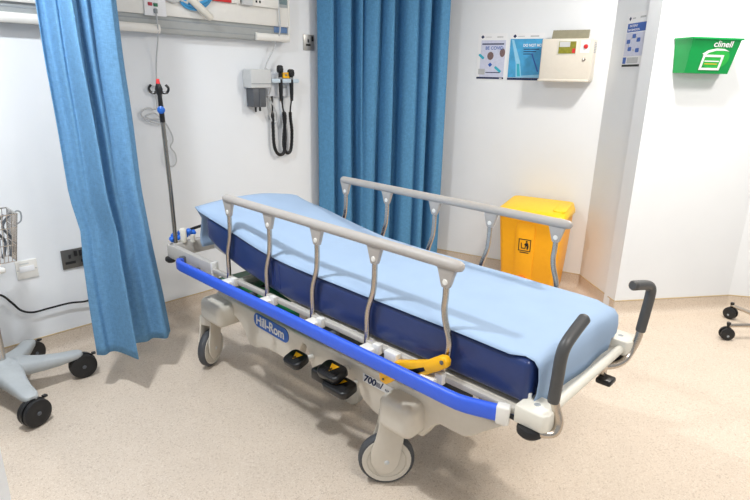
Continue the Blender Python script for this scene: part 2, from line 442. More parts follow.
# side rails
def side_rail(sx):
    x = sx * .345
    b = B()
    ys = [.612, .609, .600, .585]; rs = [.006, .012, .0165, .0175]
    pts = [(x, yy, .968) for yy in ys] + [(x, yy, .968) for yy in (-.60, -.622, -.632, -.636)]
    b.tube(pts, rs + rs[::-1], 16)
    R = b.build('side_rail', M['rail'], T)
    if sx < 0: R['label'] = 'near side rail with yellow release latch'
    else: R['label'] = 'far side rail'
    for i in range(5):
        y0 = .580 - .29 * i
        # bracket under the handrail with a white cap
        k = B()
        k.prism([(y0 - .036, .962), (y0 - .026, .935), (y0 - .017, .905), (y0 - .012, .893), (y0 + .012, .893), (y0 + .017, .905), (y0 + .026, .935), (y0 + .036, .962)], x - .009, x + .009, FX, bev=.003, angle=.9)
        k.build('bracket', M['rail'], R)
        k = B()
        for s2 in (-1, 1): k.lathe([(0, .0035), (.008, .003), (.0095, 0)], (x + s2 * .009, y0 - .001, .912), (s2, 0, 0), 16)
        k.build('rivet_cap', M['white'], R)
        # bent steel post
        p = B()
        if i < 4: pp = [(x, y0, .897), (x, y0, .86), (x, y0 + .001, .83), (x, y0 + .006, .79), (x, y0 + .024, .735), (x, y0 + .030, .70), (x, y0 + .030, .64), (x + sx * .006, y0 + .028, .585)]
        else: pp = [(x, y0, .897), (x, y0, .86), (x, y0 + .002, .83), (x, y0 - .004, .79), (x, y0 - .022, .735), (x, y0 - .024, .70), (x, y0 - .016, .65), (x + sx * .004, y0 + .0, .61), (x + sx * .01, y0 + .03, .58), (x + sx * .012, y0 + .055, .572)]
        p.tube(spline(pp, 5), .0098, 12)
        p.build('post', M['steel'], R)
        # white clamp block at the foot of the post
        c = B(); yb = y0 + (.010 if i < 4 else .035)
        X0, X1 = sorted((sx * .350, sx * .402))
        c.box((X0, yb - .042, .566), (X1, yb + .012, .606), .005)
        X0, X1 = sorted((sx * .350, sx * .372))
        c.box((X0, yb - .060, .585), (X1, yb - .030, .622), .004)
        c.build('post_clamp', M['white'], R)
    yb = B()
    X0, X1 = sorted((sx * .362, sx * .388))
    o1 = [(-.383, .572), (-.430, .606), (-.50, .634), (-.548, .654), (-.598, .690), (-.618, .694), (-.630, .682), (-.628, .662), (-.600, .640), (-.55, .606), (-.50, .566), (-.43, .540), (-.41, .520), (-.389, .504), (-.364, .508), (-.358, .530), (-.366, .554)]
    yb.prism(o1[::-1], X0, X1, FX, bev=.005, angle=.5)
    L_ = yb.build('release_latch', M['yellow'], R)
    k = B()
    X0, X1 = sorted((sx * .3875, sx * .3895))
    k.prism([(-.43, .565), (-.455, .590), (-.50, .608), (-.545, .633), (-.552, .624), (-.51, .594), (-.47, .574), (-.44, .556)][::-1], X0, X1, FX)
    k.build('slot', M['blackgloss'], L_)
    k = B(); k.lathe([(.006, 0), (.007, .003), (.003, .005)], (sx * .388, -.612, .676), (sx, 0, 0), 14); k.build('pivot_bolt', M['darkgrey'], L_)
    k = B(); k.lathe([(.004, 0), (.004, .003), (.001, .003)], (sx * .388, -.380, .522), (sx, 0, 0), 10); k.build('pivot_bolt', M['darkgrey'], L_)
side_rail(-1); side_rail(1)
for yy in (-.39, -.50):
    b = B(); b.box((-.378, yy - .035, .575), (-.352, yy + .02, .622), .004); b.build('latch_bracket', M['white'], T)

# blue bumper strips
def bumper(sx):
    k = 0 if sx < 0 else -.055
    zz = .588
    core = [(.372, .988), (.395, .982), (.406, .963), (.410, .93), (.410, .6), (.410, .2), (.410, -.2), (.410, -.55), (.410, -.655), (.4085, -.69), (.402, -.72), (.389, -.755), (.371, -.803)]
    pts = [V((sx * (x + k), y, zz)) for x, y in core]
    # flat-sided strip: rounded rectangle swept along the core
    sec = rrect(-.0125, -.0260, .0125, .0260, .0115, 4)
    b = B(); rows = []
    for i, p in enumerate(pts):
        t = (pts[min(i + 1, len(pts) - 1)] - pts[max(i - 1, 0)]).normalized(); nrm = V((-t.y, t.x, 0))
        sc = .75 if i in (0, len(pts) - 1) and i == 0 else 1
        rows.append([b.bm.verts.new(p + nrm * u * sc + V((0, 0, v * sc))) for u, v in sec])
    for r0, r1 in zip(rows, rows[1:]):
        for q in range(len(sec)): b.bm.faces.new((r0[q], r0[(q + 1) % len(sec)], r1[(q + 1) % len(sec)], r1[q]))
    b.bm.faces.new(rows[0]); b.bm.faces.new(rows[-1])
    o = b.build('bumper_strip', M['bumper'], T, angle=60)
    d = (pts[-1] - pts[-2]).normalized()
    e = B(); e.box((-.006, -.029, -.0155), (.032, .029, .0155), .006, 3, mtx=frame(pts[-1], d)); e.build('end_cap', M['white'], o)
    e = B(); e.box((min(sx * (.335 + k), sx * (.380 + k)), .985, .575), (max(sx * (.335 + k), sx * (.380 + k)), 1.012, .612), .005); e.build('end_bracket', M['darkgrey'], o)
    for yy in (.86, .42, -.1, -.52):
        e = B(); e.box((min(sx * (.335 + k), sx * (.402 + k)), yy - .012, .572), (max(sx * (.335 + k), sx * (.402 + k)), yy + .012, .586), .002); e.build('bumper_arm', M['darkgrey'], o)
    e = B(); e.tube([pts[-1] + d * .03, (sx * (.356 + k), -.875, .584), (sx * (.335 + k), -.895, .580)], .007, 8)
    e.build('bumper_arm', M['black'], o)
bumper(-1); bumper(1)

# chassis cover with castor housings
prof = [(.90, .425), (.90, .345), (.80, .338), (.735, .336), (.69, .318), (.655, .275), (.63, .238), (.604, .227), (.56, .235), (.50, .256), (.42, .262), (.343, .262), (.285, .285), (.245, .315), (.232, .36), (.215, .384), (.195, .384), (.178, .36), (.165, .315), (.145, .272), (.10, .268), (.05, .282), (.0, .318), (-.05, .335), (-.105, .335), (-.128, .318), (-.136, .292), (-.165, .270), (-.205, .252), (-.24, .245), (-.45, .26), (-.49, .325), (-.523, .348), (-.57, .348), (-.62, .350), (-.655, .372), (-.68, .395), (-.715, .425), (-.745, .450), (-.745, .465), (-.55, .455), (-.40, .430), (.30, .420), (.75, .420)]
covs = {}
for sx in (1, -1):
    X0, X1 = sorted((sx * .252, sx * .205))
    b = B(); b.prism(prof, X0, X1, FX, bev=.009, seg=3, angle=.9)
    covs[sx] = cov = b.build('base_cover', M['cream'], T, angle=35)
b = B(); b.box((-.09, -.62, .29), (.09, .88, .40), .012); b.build('centre_beam', M['darkgrey'], T)
for y0, y1 in ((.72, .86), (-.44, -.32)):
    b = B(); b.box((-.21, y0, .30), (.21, y1, .37), .01); b.build('cross_beam', M['darkgrey'], T)
for sx in (-1, 1):
    for y0, y1, z0, z1 in ((-.455, -.300, .272, .405), (.745, .938, .285, .408)):
        h = B(); X0, X1 = sorted((sx * .175, sx * .335))
        h.box((X0, y0, z0), (X1, y1, z1), .034, 5)
        h.build('castor_housing', M['cream'], covs[sx])
# columns and scissor under the deck
b = B()
for yy in (-.33, .42):
    b = B(); b.lathe([(.075, .39), (.075, .46), (.050, .462), (.050, .565)], (-.03, yy, 0), (0, 0, 1), 24); b.build('lift_column', M['midgrey'], T)
for yy, zz in ((-.65, .45), (-.752, .46)):
    b = B(); b.box((-.25, yy - .009, zz), (-.24, yy + .009, .60), .002); b.build('support_leg', M['white'], T)
b = B(); b.box((-.262, -.80, .52), (-.25, -.785, .585), .003); b.build('height_label', M['badge'], T)

# round blue badge and model decal, on the near side face of the cover
FN = frame((-.2525, 0, 0), (0, -1, 0))           # local x = -y, local y = z, out = -x
FB = FN @ Matrix.Translation((-.437, .384, 0)) @ Matrix.Rotation(math.radians(-2), 4, 'Z')
b = B(); b.prism(rrect(-.130, -.034, .130, .034, .030), 0, .003, FB); bd = b.build('maker_badge', M['badge'], cov)
text('lettering', 'Hill-Rom', FB, -.113, -.020, .064, M['white'], bd, w=.003, sx=.92, bold=.0012)
FD = FN @ Matrix.Translation((.225, .380, 0))
b = B(); b.box((-.072, -.018, 0), (.085, .018, .0015), mtx=FD); dc = b.build('model_decal', M['paper'], cov)
text('lettering', '700', FD, -.068, -.013, .040, M['ink'], dc, w=.0015, shear=.25, bold=.0012, sx=1.05)
b = B(); b.prism([(.018, -.012), (.023, -.012), (.037, .016), (.032, .016)], .0015, .0022, FD)
for k in range(5): b.box((.045 + k * .007, -.010, .0015), (.049 + k * .007, -.002, .0022), mtx=FD)
for k in range(4): b.box((-.002 + k * .006, -.012, .0015), (.001 + k * .006, .008, .0022), mtx=FD)
b.build('print', M['ink'], dc)
b = B(); b.lathe([(.007, 0), (.006, .004), (0, .005)], (-.22, -.47, .466), (-.3, 0, 1), 12); b.build('screw_cap', M['black'], cov)

# castors
FORK = [(-.046, -.030), (-.030, -.048), (-.004, -.052), (.022, -.042), (.040, -.016), (.050, .03), (.058, .08), (.064, .14), (.060, .190), (-.030, .190), (-.034, .15), (-.044, .10), (-.060, .05), (-.058, .0)]
def castor(x, y, az, trail, R=.1):
    a = V((math.cos(math.radians(az)), math.sin(math.radians(az)), 0)); t = V((-a.y, a.x, 0))
    c = V((x, y, R)); q = R / .1
    F = frame(c, t)                 # local x rolling direction, y up, z = t x up
    nz = V((F[0][2], F[1][2], F[2][2])); 
    f = B()
    for s in (1, -1):
        f.prism(FORK, s * .029 - .004, s * .029 + .004, F, bev=.003)
    f.prism([(-.032, .135), (.062, .135), (.060, .190), (-.030, .190)], -.030, .030, F, bev=.006)
    o = f.build('castor', M['cream'], T)
    w = B(); w.lathe([(.080, -.020), (.092 * q, -.019), (.0985 * q, -.012), (.100 * q, 0), (.0985 * q, .012), (.092 * q, .019), (.080, .020), (.080, -.020)], c, nz, 36, cap=False); w.build('tyre', M['tyre'], o)
    w = B(); w.lathe([(0, -.022), (.070, -.022), (.071, -.019), (.074, -.019), (.075, -.022), (.086 * q, -.022), (.087 * q, -.018), (.087 * q, .018), (.086 * q, .022), (.075, .022), (.074, .019), (.071, .019), (.070, .022), (0, .022)], c, nz, 36); w.build('wheel', M['wheel'], o)
    w = B(); w.lathe([(0, -.036), (.008, -.035), (.011, -.032), (.011, .032), (.008, .035), (0, .036)], c, nz, 16); w.build('axle_bolt', M['lightgrey'], o)
castor(-.272, -.302, 226, .0, .107); castor(-.275, .955, -62, .0); castor(.285, -.320, 30, 0); castor(.275, .955, 20, 0)
# steering wheel under the middle
b = B()
b.prism([(-.03, .06), (.03, .06), (.09, .30), (.03, .30)], -.02, .02, frame((0, .17, 0), (0, -1, 0)), bev=.004)
o = b.build('steering_castor', M['cream'], T)
w = B(); w.lathe([(0, -.024), (.045, -.024), (.062, -.016), (.065, 0), (.062, .016), (.045, .024), (0, .024)], (0, .17, .0655), (1, 0, 0), 28); w.build('wheel', M['wheel'], o)

# black foot pedals
def pedal(x, y, z, w, d, tilt, name='foot_pedal'):
    F = Matrix.Translation((x, y, z)) @ Matrix.Rotation(math.radians(tilt), 4, 'Y')
    b = B(); b.prism(rrect(-d / 2, -w / 2, d / 2, w / 2, .026), -.014, .018, F, bev=.008, seg=3)
    o = b.build(name, M['blackgloss'], T)
    k = B(); k.prism([(-.028, -.020), (-.028, .022), (.010, .0)], .018, .0190, F @ Matrix.Translation((-.005, .0, 0)) @ Matrix.Rotation(math.radians(180), 4, 'Z')); st = k.build('warning_sticker', M['yellow'], o)
    k = B(); k.box((-.010, -.003, .0190), (.004, .003, .0196), mtx=F); k.build('symbol', M['blackink'], st)
    k = B()
    for j in range(5): k.box((-d / 2 + .012 + j * .006, -w / 2 + .02, .0175), (-d / 2 + .015 + j * .006, w / 2 - .02, .0195), mtx=F)
    k.build('tread', M['black'], o)
    return o
pedal(-.335, .152, .362, .100, .080, -18)
pedal(-.335, -.070, .398, .118, .080, -20)
pedal(-.340, -.115, .358, .135, .085, -12)
for pa in ([(-.29, .150, .352), (-.20, .140, .345)], [(-.30, -.08, .39), (-.20, -.05, .37)], [(-.30, -.13, .345), (-.20, -.10, .33)]):
    b = B(); b.tube(pa, .012, 10); b.build('pedal_arm', M['white'], T)
b = B(); b.box((-.36, -.04, .335), (-.30, .035, .385), .012, 3); b.build('pedal_boss', M['blackgloss'], T)

# foot end: corner plates, rollers, crossbar, push handles
for x, y in ((-.322, -.897), (.282, -.893)):
    b = B(); b.prism([(-.046, -.034), (-.030, -.046), (.030, -.046), (.046, -.030), (.046, .050), (-.046, .050)], .580, .634, Matrix.Translation((x, y, 0)), bev=.006, seg=2)
    o = b.build('corner_plate', M['offwhite'], T)
    b = B(); b.lathe([(0, .6345), (.008, .6345), (.0095, .634)], (x - .002, y + .005, 0), (0, 0, 1), 14); b.build('socket_hole', M['midgrey'], o)
    b = B(); b.tube([(x + .012, y + .038, .632), (x + .012, y + .038, .646), (x + .013, y + .038, .650)], .007, 10); b.build('peg', M['white'], o)
    b = B(); b.lathe([(.018, .582), (.034, .578), (.037, .570), (.036, .558), (.026, .548), (.012, .545), (0, .545)], (x - .026, y + .006, 0), (0, 0, 1), 24); b.build('corner_roller', M['black'], o)
for sx in (-1, 1):
    b = B(); b.lathe([(.012, .566), (.026, .563), (.029, .556), (.028, .546), (.018, .536), (0, .534)], (-.345 if sx < 0 else .28, 1.170, 0), (0, 0, 1), 20); b.build('corner_roller', M['black'], T)
b = B(); b.tube([(-.29, -.908, .604), (.25, -.905, .602)], .0150, 14); b.build('crossbar', M['offwhite'], T)
def handle(path_steel, path_grip):
    b = B(); b.tube(spline(path_steel, 6), .0122, 14); o = b.build('push_handle', M['steel'], T)
    g = B(); pts = spline(path_grip, 6); r = [.0165] * len(pts); r[0] = .0155
    end = pts[-1] + (pts[-1] - pts[-2]).normalized() * .006
    g.tube(pts + [end], r + [.012], 16); g.build('grip', M['grip'], o)
handle([(-.355, -.905, .574), (-.342, -.932, .570), (-.324, -.950, .576), (-.313, -.953, .602), (-.316, -.942, .64), (-.32, -.934, .67)],
       [(-.32, -.933, .660), (-.32, -.936, .74), (-.320, -.938, .795), (-.309, -.941, .828), (-.27, -.943, .852), (-.222, -.946, .876)])
handle([(.13, -.875, .565), (.160, -.895, .563), (.195, -.915, .563), (.235, -.928, .572), (.262, -.936, .600), (.274, -.946, .645), (.28, -.948, .69)],
       [(.28, -.948, .672), (.282, -.953, .74), (.283, -.957, .80), (.278, -.957, .830), (.255, -.950, .846), (.172, -.934, .862)])
b = B(); b.box((.092, -.915, .556), (.120, -.890, .602), .004); lv = b.build('release_lever', M['steel'], T)
b = B(); b.box((.075, -.945, .536), (.128, -.895, .556), .007, 3); b.build('lever_pad', M['blackgloss'], lv)
b = B(); b.box((.21, -.90, .56), (.27, -.84, .585), .006); b.build('handle_clamp', M['blackgloss'], T)

# IV pole at the near head corner
b = B(); b.tube([(-.312, 1.166, .60), (-.312, 1.170, .90), (-.3195, 1.174, 1.27)], .0105, 12); pole = b.build('drip_pole', mat('dark_steel', (150, 146, 140), .22, 1., var=.05), T)
b = B(); b.tube([(-.3185, 1.174, 1.245), (-.320, 1.174, 1.30), (-.3225, 1.173, 1.385)], [.0125, .0125, .010], 12); b.tube([(-.3225, 1.173, 1.375), (-.3235, 1.173, 1.40), (-.324, 1.173, 1.43)], [.012, .019, .008], 10)
for s in (-1, 1):
    b.tube(spline([(-.3235, 1.173, 1.395), (-.3235 + s * .016, 1.173 - s * .012, 1.383), (-.3235 + s * .030, 1.173 - s * .022, 1.386), (-.3235 + s * .036, 1.173 - s * .026, 1.404), (-.3235 + s * .026, 1.173 - s * .02, 1.420)], 5), .0060, 8)
b.build('hook_head', M['blackgloss'], pole)
b = B(); b.lathe([(.016, 0), (.018, .006), (.018, .014), (.012, .018), (0, .019)], (-.327, 1.158, 1.305), (-.55, -.83, 0), 18); b.build('height_knob', M['badge'], pole)
b = B(); b.tube([(-.324, 1.173, 1.425), (-.324, 1.173, 1.447)], [.010, .007], 10); b.build('tip', M['red'], pole)
b = B(); b.lathe([(.017, .632), (.018, .64), (.018, .70), (.014, .705), (0, .705)], (-.272, 1.16, 0), (0, 0, 1), 16); b.lathe([(.012, .632), (.012, .67), (0, .672)], (-.235, 1.13, 0), (0, 0, 1), 14); b.build('pole_socket', M['offwhite'], T)
b = B()
for k in range(9):
    b.lathe([(.011, -.013), (.0145, -.008), (.0145, .008), (.011, .013)], (-.322 + k * .014, 1.200 - .018 + .010 * math.sin(k * 1.9) - .002 * k, .652 + .010 * math.sin(k * 2.3) + (.022 if k > 3 else .008 * k)), (math.sin(k), math.cos(k), .4), 12)
b.build('blue_strap', M['capblue'], T)
b = B(); b.tube(spline([(-.23, 1.205, .675), (-.17, 1.16, .70), (-.10, 1.08, .735), (0, .98, .77)], 5), .008, 8); b.build('black_strap', M['blackgloss'], T)

# ------------------------------------------------------------------ curtains
def curtain(name, label, Pz, Qz, zs, top_d, bot_d, nrm, m, hem):
    """Pz/Qz: functions of z giving the two vertical edges; depth tables along the width, blended from top to bottom"""
    nu = 150
    td = smooth_tab(top_d, 8); bdp = smooth_tab(bot_d, 8)
    P = []
    for z in zs:
        f = (zs[0] - z) / (zs[0] - zs[-1]); f = f * f * (3 - 2 * f)
        row = []
        p = Pz(z); q = Qz(z)
        for i in range(nu + 1):
            t = i / nu
            d = lerp_tab(td, t) * (1 - f) + lerp_tab(bdp, t) * f + .004 * math.sin(31 * t + 2.3 * z) * (.4 + f)
            w = p.lerp(q, t) + nrm * d
            row.append((w.x, w.y, z))
        P.append(row)
    b = B(); b.grid(P); o = b.build(name, m, angle=180)
    tag(o, label, 'curtain', 'blue bay curtains')
    md = o.modifiers.new('s', 'SOLIDIFY'); md.thickness = .003; md.offset = 0
    return o
zsL = [2.50 - i * (2.50 - .232) / 36 for i in range(37)] + [.19]
LX = [(.19, -.786), (.42, -.790), (.68, -.789), (.79, -.781), (.955, -.806), (1.28, -.811), (1.52, -.819), (2.5, -.822)]
RX = [(.19, -.419), (.42, -.440), (.68, -.468), (.79, -.477), (.955, -.490), (1.28, -.493), (1.52, -.502), (2.5, -.508)]
curtain('bay_curtain', 'blue privacy curtain gathered at the left of the bay, hem above the floor', lambda z: V((lerp_tab(LX, z), 1.10, 0)), lambda z: V((lerp_tab(RX, z), 1.10, 0)), zsL,
        [(0, 0), (.06, -.05), (.13, -.06), (.19, .02), (.25, -.01), (.30, .03), (.42, .035), (.50, -.035), (.56, .02), (.64, -.03), (.70, .02), (.86, .025), (.90, .0), (1, -.02)],
        [(0, .0), (.08, .03), (.16, .02), (.22, .03), (.27, .09), (.315, .175), (.335, .175), (.37, .06), (.45, .01), (.58, .03), (.72, .02), (.85, .06), (.93, .04), (1, 0)],
        V((0, -1, 0)), M['curtain'], True)
zsR = [2.50 - i * (2.50 - .12) / 36 for i in range(37)] + [.08]
P1 = V((1.04, 1.605, 0)); Q1 = V((1.850, 1.118, 0)); nR = V((-(Q1 - P1).y, (Q1 - P1).x, 0)).normalized() * -1
curtain('bay_curtain', 'blue privacy curtain gathered in the back corner behind the trolley', lambda z: P1, lambda z: Q1 + V((.0, 0, 0)), zsR,
        [(0, 0), (.045, .03), (.105, .035), (.125, -.03), (.15, -.03), (.17, .03), (.235, .045), (.255, -.06), (.285, -.055), (.30, .03), (.325, .03), (.34, -.04), (.36, .02), (.43, .065), (.465, .02), (.48, -.05), (.51, .03), (.56, .05), (.585, -.05), (.63, -.07), (.655, .04), (.73, .06), (.765, -.01), (.80, .045), (.85, .04), (.875, -.07), (.90, -.06), (.918, .045), (.96, .055), (1, .04)],
        [(0, 0), (.05, .03), (.11, .04), (.135, -.04), (.16, -.03), (.185, .04), (.25, .05), (.275, -.06), (.31, -.04), (.33, .05), (.40, .075), (.44, .01), (.465, -.06), (.49, .04), (.56, .06), (.59, -.05), (.63, -.06), (.655, .05), (.74, .07), (.775, -.01), (.81, .05), (.85, .04), (.875, -.07), (.90, -.06), (.918, .05), (.96, .06), (1, .04)],
        nR, M['curtain2'], True)
for a, b_, lab in (((-.90, 1.10), (-.40, 1.10), 'ceiling rail carrying the left curtain'), ((P1.x - .02, P1.y + .012), (Q1.x - .01, Q1.y + .006), 'ceiling rail carrying the corner curtain')):
    k = B(); k.tube([(a[0], a[1], 2.515), (b_[0], b_[1], 2.515)], .013, 8)
    for t in (.1, .5, .9): k.tube([(a[0] + (b_[0] - a[0]) * t, a[1] + (b_[1] - a[1]) * t, z) for z in (2.51, CEIL)], .008, 8)
    tag(k.build('curtain_rail', M['white']), lab, 'curtain rail', 'curtain rails')

# ------------------------------------------------------------------ bedhead trunking
U = thing('bedhead_unit', 'grey and white bedhead service trunking on the back wall above the trolley head', 'bedhead panel', (-.15, YB, 1.68))
YF = 1.595
b = B(); b.prism([(YB, 1.680), (1.612, 1.680), (1.606, 1.690), (1.606, 1.780), (YF, 1.782), (YF, 1.90), (1.606, 1.905), (1.606, 2.06), (YB, 2.06)], -1.15, .785, FX, bev=.002); b.build('body', M['recess'], U)
b = B(); b.box((-1.15, YF - .006, 1.768), (.784, YF + .01, 1.882), .004); b.build('fascia', M['white'], U)
b = B(); b.box((-1.15, YF + .002, 1.90), (.784, YF + .012, 2.058), .002); b.build('upper_fascia', M['teal'], U)
b = B(); b.box((-1.15, 1.604, 1.745), (.784, 1.607, 1.752)); b.box((-1.15, 1.604, 1.705), (.784, 1.607, 1.709)); b.build('groove', M['midgrey'], U)
for x0, x1 in ((-1.15, -.083), (.535, .785)):
    b = B(); b.prism([(1.606, 1.678), (1.592, 1.678), (1.584, 1.690), (1.584, 1.708), (1.592, 1.722), (1.606, 1.724)], x0, x1, FX, bev=.002); b.build('light_cover', M['white'], U)
b = B(); b.box((.680, 1.601, 1.732), (.781, 1.606, 1.772), .001); b.build('switch_window', mat('dull_blue_panel', (96, 128, 172), .4), U)
b = B(); b.box((.785, YF - .004, 1.678), (.800, YB, 2.062), .006); b.build('end_cap', M['white'], U)
FU = frame((0, YF - .006, 0), (1, 0, 0))
b = B(); b.box((-.165, 1.762, 0), (-.045, 1.90, .010), .003, mtx=FU); pl = b.build('call_plate', M['paper'], U)
b = B(); b.box((-.146, 1.810, .010), (-.122, 1.827, .014), .002, mtx=FU); b.build('button', M['buttonred'], pl)['label'] = 'red button'
b = B(); b.box((-.116, 1.808, .010), (-.092, 1.825, .014), .002, mtx=FU); b.build('button', M['buttongreen'], pl)['label'] = 'green button'
b = B(); b.box((.24, 1.872, .004), (.36, 1.93, .016), .002, mtx=FU); b.build('outlet_plate', M['red'], U)['label'] = 'red outlet plate'
b = B(); b.box((.36, 1.872, .004), (.42, 1.93, .014), .002, mtx=FU); b.box((.50, 1.870, .004), (.70, 1.96, .014), .002, mtx=FU); b.build('outlet_plate', M['white'], U)
b = B(); b.box((.43, 1.868, .004), (.50, 1.94, .03), .006, mtx=FU); b.build('outlet_plate', M['lightgrey'], U)
for xx in (.528, .553):
    b = B(); b.box((xx, 1.890, .014), (xx + .012, 1.903, .0155), mtx=FU); b.build('socket_slot', M['blackink'], U)
# round gas valve, examination lamp handle and blue hose
b = B(); b.lathe([(.060, 0), (.062, .008), (.058, .024), (.045, .030), (.044, .024), (0, .024)], (-.005, YF - .006, 1.895), (0, -1, 0), 28); b.tube([(.04, YF - .02, 1.86), (.075, YF - .04, 1.845)], .012, 10)
tag(b.build('gas_valve', M['lightgrey']), 'round pale grey valve on the bedhead trunking left of the blue hose', 'valve')
b = B(); b.tube([(.055, YF - .045, 1.882), (.085, YF - .050, 1.862), (.195, YF - .056, 1.776), (.203, YF - .056, 1.770)], [.020, .021, .021, .014], 16)
LH = b.build('lamp_handle', M['offwhite']); tag(LH, 'white cylindrical handle hanging across the bedhead trunking', 'lamp handle')
b = B(); b.tube([(.06, YF, 1.885), (.06, YF - .045, 1.885)], .012, 10); b.build('pivot', M['lightgrey'], LH)
b = B()
for k in range(3):
    b.tube(spline([(.035 + .01 * k, YF - .016 - .010 * k, 1.885 + .01 * k), (.055, YF - .018 - .010 * k, 1.832 + .012 * k), (.12, YF - .018 - .010 * k, 1.815 + .014 * k), (.19, YF - .018 - .010 * k, 1.840 + .014 * k), (.235, YF - .016 - .010 * k, 1.895 + .012 * k), (.24, YF - .016, 1.96)], 6), .008, 8)
tag(b.build('oxygen_hose', M['hose']), 'coiled light blue hose hanging at the bedhead trunking', 'hose')

# nurse-call cord with a looped tail
b = B(); b.tube(spline([(-.107, YF - .018, 1.785), (-.104, YF - .022, 1.74), (-.095, 1.60, 1.66), (-.095, 1.645, 1.54), (-.105, 1.650, 1.42), (-.112, 1.652, 1.38)], 6), .0038, 8)
b.tube(spline([(-.112, 1.652, 1.40), (-.150, 1.652, 1.405), (-.155, 1.652, 1.375), (-.12, 1.650, 1.36), (-.085, 1.650, 1.345), (-.075, 1.652, 1.375), (-.10, 1.652, 1.385)], 6), .0055, 8)
b.tube(spline([(-.112, 1.655, 1.36), (-.115, 1.655, 1.28), (-.165, 1.655, 1.285), (-.205, 1.655, 1.262), (-.200, 1.652, 1.235), (-.150, 1.650, 1.205), (-.09, 1.648, 1.195), (-.13, 1.648, 1.255), (-.185, 1.65, 1.240), (-.160, 1.65, 1.225), (-.09, 1.652, 1.215), (-.05, 1.652, 1.155), (-.035, 1.652, 1.10), (-.055, 1.652, 1.06), (-.03, 1.652, 1.02), (-.028, 1.652, .97), (-.055, 1.652, .945), (-.090, 1.652, .97), (-.090, 1.652, 1.03), (-.07, 1.652, 1.10)], 6), .004, 8)
cc = b.build('call_cord', M['cable']); tag(cc, 'pale nurse-call cord hanging from red and green button plate, looped behind the drip pole', 'cord')
b = B(); b.lathe([(.011, 0), (.011, .02), (.006, .024)], (-.107, YF - .018, 1.775), (0, 0, 1), 12); b.build('plug', M['midgrey'], cc)

# ------------------------------------------------------------------ diagnostic wall set
D = thing('diagnostic_set', 'wall mounted diagnostic set with grey box and two black corded handpieces', 'diagnostic set', (.62, YB, 1.27))
b = B(); b.box((.470, 1.575, 1.392), (.628, YB, 1.508), .010, 3); cv = b.build('dispenser_cover', M['lightgrey'], D)
b = B(); b.box((.474, 1.572, 1.418), (.624, 1.577, 1.422)); b.build('cover_seam', M['midgrey'], cv)
b = B(); b.box((.490, 1.588, 1.275), (.590, YB - .005, 1.394), .006); b.box((.535, 1.584, 1.28), (.545, 1.59, 1.39)); b.build('tip_dispenser', M['darkgrey'], D)
b = B(); b.tube([(.520, 1.61, 1.28), (.520, 1.61, 1.245)], .007, 8); b.build('tip_spout', M['blackgloss'], D)
b = B(); b.tube([(.553, 1.61, 1.28), (.553, 1.61, 1.25)], .007, 8); b.build('tip_spout', M['blackgloss'], D)
b = B(); b.box((.635, 1.640, 1.335), (.835, YB, 1.490), .010, 3); b.build('wall_plate', mat('pale_plate', (226, 230, 236), .4), D)
b = B(); b.prism(rrect(.640, 1.425, .868, 1.452, .012), 0, .045, frame((0, 1.640, 0), (1, 0, 0)), bev=.004); b.build('cradle_bar', mat('ice_grey', (196, 212, 224), .4), D)
b = B(); b.box((.738, 1.600, 1.455), (.790, 1.6405, 1.492), .002); b.build('warning_label', M['yellow'], D)
b = B(); b.box((.752, 1.598, 1.468), (.770, 1.601, 1.480)); b.build('warning_print', M['olive'], D)
b = B(); b.box((.752, 1.630, 1.392), (.79, 1.641, 1.408), .002); b.build('plate_print', M['midgrey'], D)
for x, rh, zt in ((.720, .022, 1.535), (.808, .024, 1.512)):
    b = B(); y = 1.605
    b.tube([(x, y, 1.31), (x, y, 1.36), (x, y, 1.42), (x - .002, y, 1.47), (x - .003, y, zt - .03)], [.010, .013, .014, .0125, .011], 14)
    h = b.build('handpiece', M['blackgloss'], D)
    b = B(); b.lathe([(rh * .5, -.004), (rh * .95, .004), (rh, .018), (rh * .9, .040), (rh * .5, .046), (0, .046)], (x - .003, y, zt - .045), (0, 0, 1), 18); b.lathe([(rh * .55, 0), (rh * .5, .022), (0, .024)], (x - .003, y - .012, zt - .025), (-.4, -.9, 0), 14); b.build('head', M['black'], h)
    b = B(); b.lathe([(.0142, 0), (.0142, .012)], (x - .001, y, 1.448), (0, 0, 1), 14); b.build('collar', M['chrome'], h)
    b = B(); b.lathe([(.006, 0), (.006, .003), (0, .003)], (x - .009, y - .030, zt - .02), (-.4, -.9, 0), 10); b.build('lens', M['lightgrey'], h)
for pts in ([(.675, 1.645, 1.340), (.676, 1.645, 1.27), (.672, 1.640, 1.15), (.672, 1.636, 1.03), (.690, 1.634, .972), (.722, 1.632, .952), (.752, 1.630, .975), (.760, 1.626, 1.08), (.752, 1.622, 1.20), (.738, 1.612, 1.26), (.724, 1.606, 1.315)],
            [(.762, 1.645, 1.340), (.760, 1.645, 1.27), (.775, 1.640, 1.20), (.760, 1.640, 1.08), (.758, 1.640, 1.0), (.785, 1.638, .958), (.815, 1.636, .985), (.822, 1.630, 1.10), (.806, 1.622, 1.20), (.800, 1.612, 1.26), (.806, 1.606, 1.315)]):
    pp = spline(pts, 10)
    r = [.0055 if p.z > 1.235 else .0105 + .0012 * (i % 2) for i, p in enumerate(pp)]
    b = B(); b.tube(pp, r, 10); b.build('coiled_cord', M['blackgloss'], D)
b = B(); b.tube(spline([(.700, YF - .014, 1.96), (.702, YF - .020, 1.85), (.708, YF - .014, 1.74), (.690, 1.615, 1.65), (.640, 1.628, 1.56), (.612, 1.625, 1.505), (.63, 1.628, 1.51), (.655, 1.622, 1.47), (.650, 1.622, 1.38), (.63, 1.625, 1.33), (.640, 1.64, 1.25), (.665, 1.64, 1.18), (.692, 1.64, 1.165), (.712, 1.64, 1.20), (.690, 1.64, 1.26), (.650, 1.645, 1.335)], 7), .0045, 8)
b.build('power_cord', M['cable'], D)

